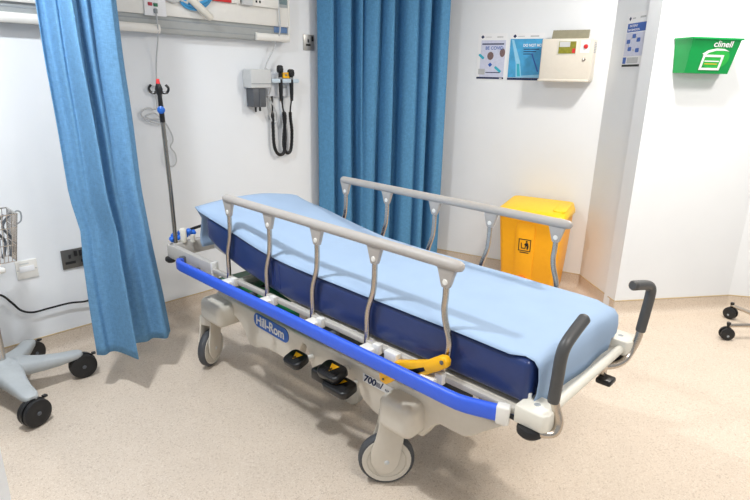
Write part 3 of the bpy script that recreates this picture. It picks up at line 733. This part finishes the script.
# ------------------------------------------------------------------ sockets and plates on the back wall
FW = frame((0, YB, 0), (1, 0, 0))
def plate(name, label, cat, x0, z0, x1, z1, m):
    b = B(); b.box((x0, z0, 0), (x1, z1, .009), .003, mtx=FW); o = b.build(name, m); return tag(o, label, cat, 'wall sockets' if cat == 'socket' else None)
s1 = plate('wall_socket', 'single satin steel wall socket beside the corner curtain', 'socket', .965, 1.640, 1.060, 1.742, M['socketsteel'])
b = B(); b.box((1.0, 1.69, .009), (1.012, 1.712, .0105), mtx=FW); b.box((.985, 1.668, .009), (1.025, 1.682, .0105), mtx=FW); b.build('socket_hole', M['blackink'], s1)
b = B(); b.box((1.034, 1.700, .009), (1.050, 1.733, .015), .002, mtx=FW); b.build('switch', M['black'], s1)
s2 = plate('wall_socket', 'double black nickel wall socket low on the wall beside the left curtain', 'socket', -.715, .452, -.555, .558, M['nickel'])
b = B()
for xx in (-.675, -.595):
    b.box((xx - .006, .508, .009), (xx + .006, .530, .0105), mtx=FW); b.box((xx - .026, .478, .009), (xx + .026, .492, .0105), mtx=FW)
b.build('socket_hole', M['blackink'], s2)
b = B()
for xx in (-.645, -.62): b.box((xx - .008, .516, .009), (xx + .008, .548, .016), .002, mtx=FW)
b.build('switch', M['black'], s2)
s3 = plate('blank_plate', 'square white data plate low on the back wall beside the wire basket', 'wall plate', -.930, .448, -.832, .546, M['white'])
b = B(); b.box((-.915, .485, .009), (-.848, .515, .0115), .001, mtx=FW); b.build('module', M['paper'], s3)
b = B()
for xx in (-.922, -.840): b.lathe([(.004, 0), (.003, .002), (0, .002)], FW @ V((xx, .497, .009)), (0, -1, 0), 10)
b.box((-.912, .525, .009), (-.870, .532, .0096), mtx=FW); b.build('screw', M['lightgrey'], s3)
b = B(); b.tube(spline([(-1.16, 1.45, .50), (-1.10, 1.58, .45), (-1.02, 1.63, .402), (-.98, 1.64, .348), (-.944, 1.64, .293), (-.893, 1.64, .268), (-.817, 1.64, .268), (-.718, 1.64, .268), (-.616, 1.64, .256), (-.53, 1.64, .30), (-.56, 1.65, .42), (-.595, 1.655, .482)], 7), .0055, 8)
pc = b.build('power_cable', M['blackgloss']); tag(pc, 'black power cable sagging along the wall below the double socket', 'cable')
b = B(); b.box((-.615, 1.625, .462), (-.575, 1.662, .508), .006); b.build('plug', M['black'], pc)

# ------------------------------------------------------------------ grey wheeled stand with a wire basket
SX, SY = -1.12, 1.335
S = thing('equipment_stand', 'pale grey five-legged equipment stand on black castors at the left edge', 'wheeled stand', (SX, SY, 0))
b = B()
b.lathe([(0, .10), (.075, .10), (.085, .115), (.075, .165), (.045, .185), (.030, .20), (0, .20)], (SX, SY, 0), (0, 0, 1), 24)
CP = [(-1.095, 1.012), (-.798, 1.292), (-.958, 1.575)]
base_ang = [math.degrees(math.atan2(y - SY, x - SX)) for x, y in CP] + [133., 205.]
for an in base_ang:
    a = math.radians(an); u = V((math.cos(a), math.sin(a), 0)); F = frame((SX, SY, 0), u, (-u.y, u.x, 0))
    L_ = .325
    rows = []
    st = [(.02, .068, .190, .11), (.08, .060, .178, .105), (.16, .044, .160, .10), (.23, .036, .150, .10), (L_ - .03, .034, .146, .110), (L_ - .008, .028, .143, .112), (L_ + .004, .016, .138, .116)]
    for d, w, z1, z0 in st:
        r = []
        for k in range(12):
            th = 2 * PI * k / 12; cx = math.cos(th); cy = math.sin(th)
            ex = math.copysign(abs(cx) ** .5, cx); ey = math.copysign(abs(cy) ** .5, cy)
            r.append(b.bm.verts.new(F @ V((d, w * ex, (z0 + z1) / 2 + (z1 - z0) / 2 * ey))))
        rows.append(r)
    for r0, r1 in zip(rows, rows[1:]):
        for k in range(12): b.bm.faces.new((r0[k], r0[(k + 1) % 12], r1[(k + 1) % 12], r1[k]))
    b.bm.faces.new(rows[0]); b.bm.faces.new(rows[-1])
b.build('base', M['standgrey'], S, angle=60)
for an, (cx, cy) in zip(base_ang, [(SX + .325 * math.cos(math.radians(a)), SY + .325 * math.sin(math.radians(a))) for a in base_ang]):
    az = {0: -70, 1: -95, 2: -60}.get(base_ang.index(an), 30)
    ax = V((math.cos(math.radians(az)), math.sin(math.radians(az)), 0))
    b = B()
    for s in (-1, 1):
        b.lathe([(.05, s * .006), (.060, s * .008), (.0625, s * .018), (.060, s * .028), (.045, s * .033), (.03, s * .030), (0, s * .030)], (cx, cy, .0625), ax, 28)
    cst = b.build('castor', M['black'], S)
    b = B(); b.lathe([(.063, -.006), (.0645, 0), (.063, .006)], (cx, cy, .064), ax, 20)
    b.tube([(cx, cy, .08), (cx, cy, .125)], .012, 10); t = V((-ax.y, ax.x, 0))
    b.box((-.004, -.010, -.004), (.014, .010, .005), .002, mtx=frame(V((cx, cy, .112)) + t * .05, t, ax)); b.build('brake_tab', M['blackgloss'], cst)
    b = B()
    for s in (-1, 1): b.lathe([(.010, .0295), (.008, .034), (0, .0345)], (cx, cy, .0625), ax * s, 12)
    b.build('hub_cap', M['darkgrey'], cst)
b = B(); b.tube([(SX, SY, .18), (SX, SY, 1.15)], .019, 16); b.build('pole', M['chrome'], S)
b = B()
x0, x1, y0, y1 = -1.22, -.956, 1.335, 1.50
for z, e in ((.862, 0), (.80, .008), (.72, .018), (.640, .028)):
    c = [(x0 + e, y0 + e, z), (x1 - e, y0 + e, z), (x1 - e, y1 - e, z), (x0 + e, y1 - e, z)]
    for k in range(4): b.tube([c[k], c[(k + 1) % 4]], .0034 if z > .85 else .0022, 6)
for k in range(14):
    t = k / 13
    for yy, s in ((y0, 1), (y1, -1)):
        b.tube([(x0 + (x1 - x0) * t, yy, .862), (x0 + .028 + (x1 - x0 - .056) * t, yy + s * .028, .640)], .0020, 6)
for k in range(9):
    t = k / 8
    for xx, s in ((x0, 1), (x1, -1)):
        b.tube([(xx, y0 + (y1 - y0) * t, .862), (xx + s * .028, y0 + .028 + (y1 - y0 - .056) * t, .640)], .0020, 6)
bs = b.build('wire_basket', M['chrome'], S)
b = B()
for yy in (1.40,):
    b.tube(spline([(x1, yy, .85), (x1 + .016, yy, .862), (x1 + .030, yy, .85), (x1 + .026, yy, .815), (x1 + .006, yy, .80)], 5), .0036, 8)
b.build('hook', M['midgrey'], bs)
b = B()
for k in range(7):
    xx = -1.19 + k * .032
    b.tube(spline([(xx, 1.40 + .02 * math.sin(k), .66), (xx + .03, 1.43, .72), (xx - .01, 1.39, .80), (xx + .04, 1.42 + .02 * math.cos(k), .845)], 5), .006, 6)
b.build('coiled_leads', M['darkgrey'], bs)
b = B(); b.box((-1.26, 1.335, .600), (-1.035, 1.50, .625), .010, 3); b.build('tray', M['white'], S)

# ------------------------------------------------------------------ steel wheeled base at the right edge
GX, GY = 2.335, -1.150
G = thing('wheeled_base', 'steel five-legged wheeled base with black castors at the right edge', 'wheeled base', (GX, GY, 0))
b = B(); b.lathe([(0, .06), (.04, .06), (.045, .075), (.04, .105), (.02, .115), (0, .115)], (GX, GY, 0), (0, 0, 1), 20)
cas = []
for k in range(5):
    a = math.radians(137 - 72 * k); R_ = .330 if k == 0 else .315
    u = V((math.cos(a), math.sin(a), 0)); e = V((GX, GY, 0)) + u * R_
    b.tube([V((GX, GY, .088)) + u * .02, V((GX, GY, .092)) + u * .15, V((e.x, e.y, .092))], [.016, .014, .011], 10, flat=.9); cas.append((e, u))
b.build('base', M['steel'], G)
b = B(); b.tube([(GX, GY, .10), (GX, GY, .30)], .020, 14); b.tube([(GX, GY, .30), (GX, GY, .42)], .013, 12); b.build('column', M['chrome'], G)
for e, u in cas:
    ax = (u * .45 + V((-u.y, u.x, 0)) * .9).normalized()
    if ax.x > 0: ax = -ax
    ax = (ax + V((-.3, -.5, 0))).normalized()
    b = B()
    for s in (-1, 1): b.lathe([(.025, s * .004), (.038, s * .006), (.040, s * .013), (.038, s * .021), (.025, s * .025), (0, s * .025)], (e.x, e.y, .040), ax, 22)
    c_ = b.build('castor', M['black'], G)
    b = B(); b.tube([(e.x, e.y, .05), (e.x, e.y, .105)], .009, 10); b.lathe([(.012, .098), (.012, .112), (0, .113)], (e.x, e.y, 0), (0, 0, 1), 10); b.build('stem', M['blackgloss'], c_)
    b = B()
    for s in (-1, 1): b.lathe([(.008, .024), (.006, .027), (0, .027)], (e.x, e.y, .03), ax * s, 10)
    b.build('hub_cap', M['midgrey'], c_)

# ------------------------------------------------------------------ posters, dispenser, bin on the right wall
FA = frame(A0, dA)                 # x along the wall, y up, z into the room
def poster(name, label, F, x0, x1, z0, z1, cat='poster'):
    b = B(); b.box((x0, z0, .0005), (x1, z1, .002), mtx=F); return tag(b.build(name, M['paper'], smooth=False), label, cat, 'posters on the right wall' if cat == 'poster' else None)
def flat(name, m, parent, F, pts, w=.002, th=.0005):
    b = B(); b.prism(pts, w, w + th, F); return b.build(name, m, parent, smooth=False)
def rect(x0, y0, x1, y1): return [(x0, y0), (x1, y0), (x1, y1), (x0, y1)]
def diamond(x, y, r): return [(x - r, y), (x, y - r), (x + r, y), (x, y + r)]
p1 = poster('poster', 'white hygiene poster with two portraits and blue pens, left of the pair', FA, .190, .404, 1.474, 1.792)
x0, x1, z0, z1 = .196, .398, 1.492, 1.745
flat('picture', M['lilac'], p1, FA, rect(x0 + .018, z0, x1, z1))
flat('logo', M['ink'], p1, FA, diamond(.222, 1.768, .013))
flat('header_print', M['silver'], p1, FA, rect(.245, 1.765, .29, 1.769)); flat('header_print', M['silver'], p1, FA, rect(.33, 1.763, .375, 1.770))
flat('portrait', M['brownprint'], p1, FA, [(.290 + .024 * math.cos(k * PI / 8), 1.638 + .028 * math.sin(k * PI / 8)) for k in range(16)], .0025)
flat('portrait', M['brownprint'], p1, FA, [(.378 + .020 * math.cos(k * PI / 8), 1.660 + .030 * math.sin(k * PI / 8)) for k in range(16)], .0025)
for cx, cz, L_ in ((.222, 1.634, .05), (.352, 1.545, .06)):
    F2 = FA @ Matrix.Translation((cx, cz, 0)) @ Matrix.Rotation(math.radians(-38), 4, 'Z')
    flat('pen_print', M['aqua'], p1, F2, rrect(-L_ / 2, -.009, L_ / 2, .009, .008), .0025)
flat('logo', M['royal'], p1, FA, diamond(.292, 1.577, .016), .0025)
text('lettering', 'BE COVID', FA, .248, 1.682, .030, M['royal'], p1, w=.0025, ext=.0003, bold=.0006)
flat('print_line', M['ink'], p1, FA, rect(.222, 1.715, .385, 1.724), .0025)
flat('print_line', M['silver'], p1, FA, rect(.205, 1.508, .255, 1.548), .0025); flat('print_line', M['ink'], p1, FA, rect(.262, 1.520, .37, 1.526), .0025)
flat('footer', M['ink'], p1, FA, rect(.194, 1.478, .399, 1.491), .0025)
flat('footer_mark', M['paper'], p1, FA, rect(.368, 1.4815, .388, 1.4875), .003)
p2 = poster('poster', 'bright blue poster with white headline, partly behind the beige box', FA, .424, .668, 1.466, 1.790)
flat('picture', M['sky'], p2, FA, rect(.430, 1.492, .662, 1.752))
flat('logo', M['ink'], p2, FA, diamond(.460, 1.770, .013)); flat('header_print', M['silver'], p2, FA, rect(.482, 1.767, .53, 1.771)); flat('header_print', M['silver'], p2, FA, rect(.57, 1.765, .63, 1.773))
flat('syringe_print', M['skypale'], p2, FA, [(.440, 1.745), (.456, 1.745), (.512, 1.60), (.530, 1.495), (.490, 1.495), (.482, 1.59)], .0025)
flat('syringe_fill', M['aqua'], p2, FA, [(.490, 1.585), (.508, 1.585), (.522, 1.500), (.500, 1.500)], .003)
flat('crease_print', M['royal'], p2, FA, [(.585, 1.655), (.595, 1.655), (.648, 1.535), (.640, 1.530)], .0025)
flat('base_print', M['skypale'], p2, FA, [(.53, 1.494), (.662, 1.494), (.662, 1.515), (.53, 1.505)], .0025)
text('lettering', 'DO NOT MOVE', FA, .525, 1.700, .026, M['paper'], p2, w=.0025, ext=.0003, bold=.0006, sx=.85)
for k in range(3): flat('print_line', M['ink'], p2, FA, rect(.530, 1.680 - .016 * k, .64 - .02 * k, 1.686 - .016 * k), .0025)
flat('footer', M['ink'], p2, FA, rect(.428, 1.474, .664, 1.490), .0025)

K = thing('wall_box', 'beige wall-mounted box with small window and grey flap on top, beside the posters', 'wall dispenser', FA @ V((.86, 1.47, 0)))
b = B(); b.box((.685, 1.478, 0), (1.020, 1.742, .125), .008, 3, mtx=FA); b.box((.680, 1.470, 0), (1.012, 1.486, .130), .004, mtx=FA); bx = b.build('casing', M['beige'], K)
b = B(); b.prism([(.060, 1.738), (.078, 1.738), (.052, 1.800), (.046, 1.800)], .735, .972, FA @ Matrix(((0, 0, 1, 0), (0, 1, 0, 0), (1, 0, 0, 0), (0, 0, 0, 1)))); b.build('flap', M['olive'], K)
b = B(); b.box((.790, 1.640, .124), (.918, 1.732, .1275), .002, mtx=FA); wn = b.build('window_frame', M['offwhite'], K)
b = B(); b.box((.800, 1.648, .1275), (.910, 1.724, .1285), mtx=FA); b.build('window', M['lcd'], wn)
b = B(); b.box((.804, 1.690, .1285), (.872, 1.722, .129), mtx=FA); b.build('window_label', M['lightgrey'], wn)
b = B(); b.box((.888, 1.652, .1285), (.908, 1.680, .129), mtx=FA); b.build('window_mark', M['red'], wn)
b = B(); b.box((.938, 1.654, .125), (.995, 1.730, .1262), mtx=FA); lb = b.build('instruction_label', M['paper'], K)
b = B(); b.lathe([(.014, 0), (.013, .006), (.008, .008), (0, .008)], FA @ V((.972, 1.692, .126)), FA.to_3x3() @ V((0, 0, 1)), 18); b.build('button', M['red'], K)
b = B(); b.lathe([(.010, 0), (.010, .006), (.004, .007), (0, .004)], FA @ V((.970, 1.612, .125)), FA.to_3x3() @ V((0, 0, 1)), 16); b.build('lock', M['steel'], K)
b = B()
for k in range(7): b.box((1.019, 1.715 - k * .010, .03), (1.0215, 1.719 - k * .010, .10), mtx=FA)
b.build('side_vent', M['midgrey'], K)

FP = frame(A1, dP)
n3 = poster('notice', 'tall narrow white notice with blue heading on the pier between the walls', FP, .150, .395, 1.562, 1.880, 'notice')
flat('heading_panel', M['royal'], n3, FP, rect(.172, 1.770, .375, 1.820))
text('lettering', 'PATIENT', FP, .195, 1.798, .020, M['paper'], n3, w=.0025, ext=.0003, sx=1.15); text('lettering', 'INFORMATION', FP, .182, 1.776, .018, M['paper'], n3, w=.0025, ext=.0003, sx=1.05)
flat('logo', M['ink'], n3, FP, diamond(.190, 1.848, .013)); flat('header_print', M['silver'], n3, FP, rect(.215, 1.845, .25, 1.852)); flat('header_print', M['silver'], n3, FP, rect(.30, 1.845, .36, 1.855))
flat('diagram_panel', M['lilac'], n3, FP, rect(.168, 1.630, .378, 1.765), .002)
for cx, cz in ((.262, 1.745), (.205, 1.715), (.315, 1.722), (.228, 1.672), (.315, 1.662)):
    flat('diagram_block', M['royal'], n3, FP, rrect(cx - .020, cz - .012, cx + .020, cz + .012, .006), .0026)
for cx, cz, an in ((.235, 1.735, 40), (.292, 1.735, -40), (.212, 1.694, -70), (.27, 1.664, -10)):
    flat('diagram_arrow', M['silver'], n3, FP @ Matrix.Translation((cx, cz, 0)) @ Matrix.Rotation(math.radians(an), 4, 'Z'), [(-.012, -.003), (.004, -.003), (.004, -.008), (.014, 0), (.004, .008), (.004, .003), (-.012, .003)], .0026)
flat('text_block', M['royal'], n3, FP, rect(.168, 1.586, .205, 1.624)); flat('text_block', M['silver'], n3, FP, rect(.215, 1.588, .34, 1.622))
flat('footer', M['blackink'], n3, FP, rect(.165, 1.568, .362, 1.581))

# green wipes holder on the front-right wall
FG = frame(A2 + V((dB.y, -dB.x, 0)) * .004, dB)
W = thing('wipes_holder', 'green plastic wipes holder with white logo on the right wall', 'wall holder', FG @ V((.29, 1.53, .004)))
def tub(bm, x0t, x1t, dt, x0b, x1b, db, zb, zt, d0=.0):
    vs = [V(p) for p in ((x0b, zb, d0), (x1b, zb, d0), (x1b - .03, zb, db), (x0b + .008, zb, db), (x0t, zt, d0), (x1t, zt, d0), (x1t - .035, zt, dt), (x0t + .010, zt, dt))]
    t = bmesh.new(); q = [t.verts.new(v) for v in vs]
    for f in ((0, 1, 2, 3), (0, 4, 5, 1), (1, 5, 6, 2), (2, 6, 7, 3), (3, 7, 4, 0)): t.faces.new([q[i] for i in f])
    bmesh.ops.recalc_face_normals(t, faces=t.faces[:])
    return t
b = B(); b.add(tub(None, .112, .462, .135, .132, .450, .085, 1.533, 1.716), FG)
wt = b.build('tub', M['green'], W, smooth=False)
md = wt.modifiers.new('s', 'SOLIDIFY'); md.thickness = .005; md.offset = -1
b = B()
b.prism([(.106, 0), (.118, .142), (.436, .142), (.476, 0), (.464, 0), (.426, .133), (.127, .133), (.116, 0)], 1.713, 1.722, FG @ Matrix(((1, 0, 0, 0), (0, 0, 1, 0), (0, 1, 0, 0), (0, 0, 0, 1))))
b.build('rim', M['green'], W)
# front face frame: the face leans back towards the bottom
pt = FG @ V((.122, 1.716, .135)); pbm = FG @ V((.140, 1.533, .085)); ptr = FG @ V((.470, 1.716, .135))
ux = (ptr - pt).normalized(); uy = (pt - pbm); uy = (uy - ux * uy.dot(ux)).normalized()
FF = frame(pbm, ux, uy)
flat('leaf_print', M['greenlight'], W, FF, [(.165 + .085 * math.cos(k * PI / 14), .085 + .060 * math.sin(k * PI / 14)) for k in range(28)], .0012)
text('lettering', 'c l i n e l l'.replace(' ', '\u200a') if False else 'clinell', FF, .120, .148, .046, M['paper'], W, w=.0030, ext=.0005, bold=.0006, sx=1.15)
flat('swoosh', M['paper'], W, FF, [(.070, .108), (.10, .128), (.15, .139), (.20, .137), (.235, .125), (.20, .128), (.15, .127), (.11, .115), (.09, .100)], .0018)
b = B()
for r in (rect(.080, .020, .212, .032), rect(.080, .092, .212, .104), rect(.080, .03, .094, .095), rect(.198, .03, .212, .095)): b.prism(r, .0018, .0026, FF)
b.build('panel_outline', M['paper'], W, smooth=False)
flat('panel_print', M['paper'], W, FF, rect(.100, .066, .192, .072), .0018); flat('panel_print', M['yellow'], W, FF, rect(.106, .052, .186, .056), .0018)

# yellow pedal bin standing against the right wall
BN = thing('pedal_bin', 'tall yellow pedal bin with sloping lid against the right wall', 'bin', FA @ V((.81, 0, .22)))
def ring_loft(bm, rings, F):
    rows = [[bm.verts.new(F @ V(p)) for p in r] for r in rings]; n = len(rows[0])
    for a, c in zip(rows, rows[1:]):
        for k in range(n): bm.faces.new((a[k], a[(k + 1) % n], c[(k + 1) % n], c[k]))
    bm.faces.new(rows[0]); bm.faces.new(rows[-1])
def bring(z, x0, x1, d0, d1, r=.035): return [(px, z, pd) for px, pd in rrect(x0, d0, x1, d1, r)]
b = B(); ring_loft(b.bm, [bring(.012, .632, .985, .05, .365), bring(.03, .625, .992, .04, .375), bring(.30, .604, 1.008, .035, .395), bring(.575, .582, 1.018, .03, .415), bring(.585, .584, 1.016, .032, .413)], FA)
bo = b.build('body', M['binbody'], BN, angle=50)
# lid: shallow sloping cap
b = B()
ring_loft(b.bm, [bring(.572, .570, 1.026, .028, .430), bring(.578, .566, 1.030, .024, .436), bring(.600, .566, 1.030, .024, .436, .04), [(px + (0.008 if px < .8 else -.01) * (1 if pd < .2 else .3), .618 + .030 * (1 - (pd - .02) / .41), .03 + (pd - .024) * .95) for px, pd in rrect(.572, .03, 1.024, .425, .04)], [(px, .624 + .034 * (1 - (pd - .02) / .41), pd) for px, pd in rrect(.60, .07, .995, .38, .04)]], FA)
ld = b.build('lid', M['binlid'], BN, angle=50)
b = B()
Fb = FA @ Matrix.Rotation(0, 4, 'X')
fr = frame(FA @ V((0, .012, .369)), dA, (FA.to_3x3() @ V((0, .563, .044))))
b.prism(rrect(.715, .06, .845, .530, .03), .002, .010, fr, bev=.004); pn = b.build('front_panel', M['binbody'], BN)
b = B(); b.prism([(.780 + .052 * math.cos(k * PI / 12), .07 + .075 * math.sin(k * PI / 12)) for k in range(13)], .010, .018, fr, bev=.003); b.build('pedal_arch', M['orange'], BN)
b = B(); b.prism(rrect(.735, .0, .825, .03, .008), -.01, .06, frame(FA @ V((0, .012, .369)), dA), bev=.004); b.build('pedal', M['black'], BN)
# pictogram: bordered square, person dropping litter
b = B()
for r in (rect(.740, .325, .826, .331), rect(.740, .408, .826, .414), rect(.740, .325, .746, .414), rect(.820, .325, .826, .414)): b.prism(r, .010, .011, fr)
b.prism([(.756, .385), (.762, .385), (.765, .350), (.785, .350), (.788, .372), (.794, .372), (.790, .343), (.760, .343)], .010, .011, fr)
b.prism([(.796 + .007 * math.cos(k * PI / 5), .397 + .007 * math.sin(k * PI / 5)) for k in range(10)], .010, .011, fr)
b.prism([(.790, .388), (.806, .388), (.812, .362), (.808, .340), (.798, .340), (.798, .362), (.792, .365), (.780, .372), (.782, .378)], .010, .011, fr)
b.prism(rect(.752, .311, .814, .318), .010, .011, fr)
b.build('pictogram', M['blackink'], pn, smooth=False)
lidF = frame(FA @ V((0, .6245, .38)), dA, FA.to_3x3() @ V((0, .034, -.31)))
flat('lid_print', M['blackink'], ld, lidF, rect(.735, .05, .765, .056), .0005); flat('lid_print', M['blackink'], ld, lidF, rect(.785, .05, .835, .056), .0005); flat('lid_print', M['blackink'], ld, lidF, [(.76, .07), (.80, .07), (.78, .083)], .0005)
b = B(); b.prism(rrect(.93, .02, 1.02, .26, .03), 0, .010, lidF, bev=.005); b.build('lid_rib', M['binlid'], ld)

# ------------------------------------------------------------------ camera, world, view
f, pitch, yaw, roll, cx, cy, cz = 551.466, .3052, .7579, .0213, -1.5874, -1.4651, 1.4796
Fw = V((math.cos(yaw) * math.cos(pitch), math.sin(yaw) * math.cos(pitch), -math.sin(pitch)))
Rt = V((math.sin(yaw), -math.cos(yaw), 0)); Up = Rt.cross(Fw)
c, s = math.cos(roll), math.sin(roll)
R2 = Rt * c + Up * s; U2 = Up * c - Rt * s
cam = bpy.data.cameras.new('camera'); cam.sensor_width = 36; cam.lens = f / 750 * 36; cam.clip_start = .05
co = bpy.data.objects.new('camera', cam); C.objects.link(co)
co.matrix_world = Matrix(((R2.x, U2.x, -Fw.x, cx), (R2.y, U2.y, -Fw.y, cy), (R2.z, U2.z, -Fw.z, cz), (0, 0, 0, 1)))
bpy.context.scene.camera = co
w = bpy.data.worlds.new('world'); bpy.context.scene.world = w; w.use_nodes = True
bg = w.node_tree.nodes['Background']; bg.inputs[0].default_value = (.88, .94, 1, 1); bg.inputs[1].default_value = .35
vs = bpy.context.scene.view_settings
bpy.context.scene.display_settings.display_device = 'sRGB'
vs.view_transform = 'Standard'; vs.look = 'None'; vs.gamma = 1; vs.use_curve_mapping = False
vs.exposure = .62
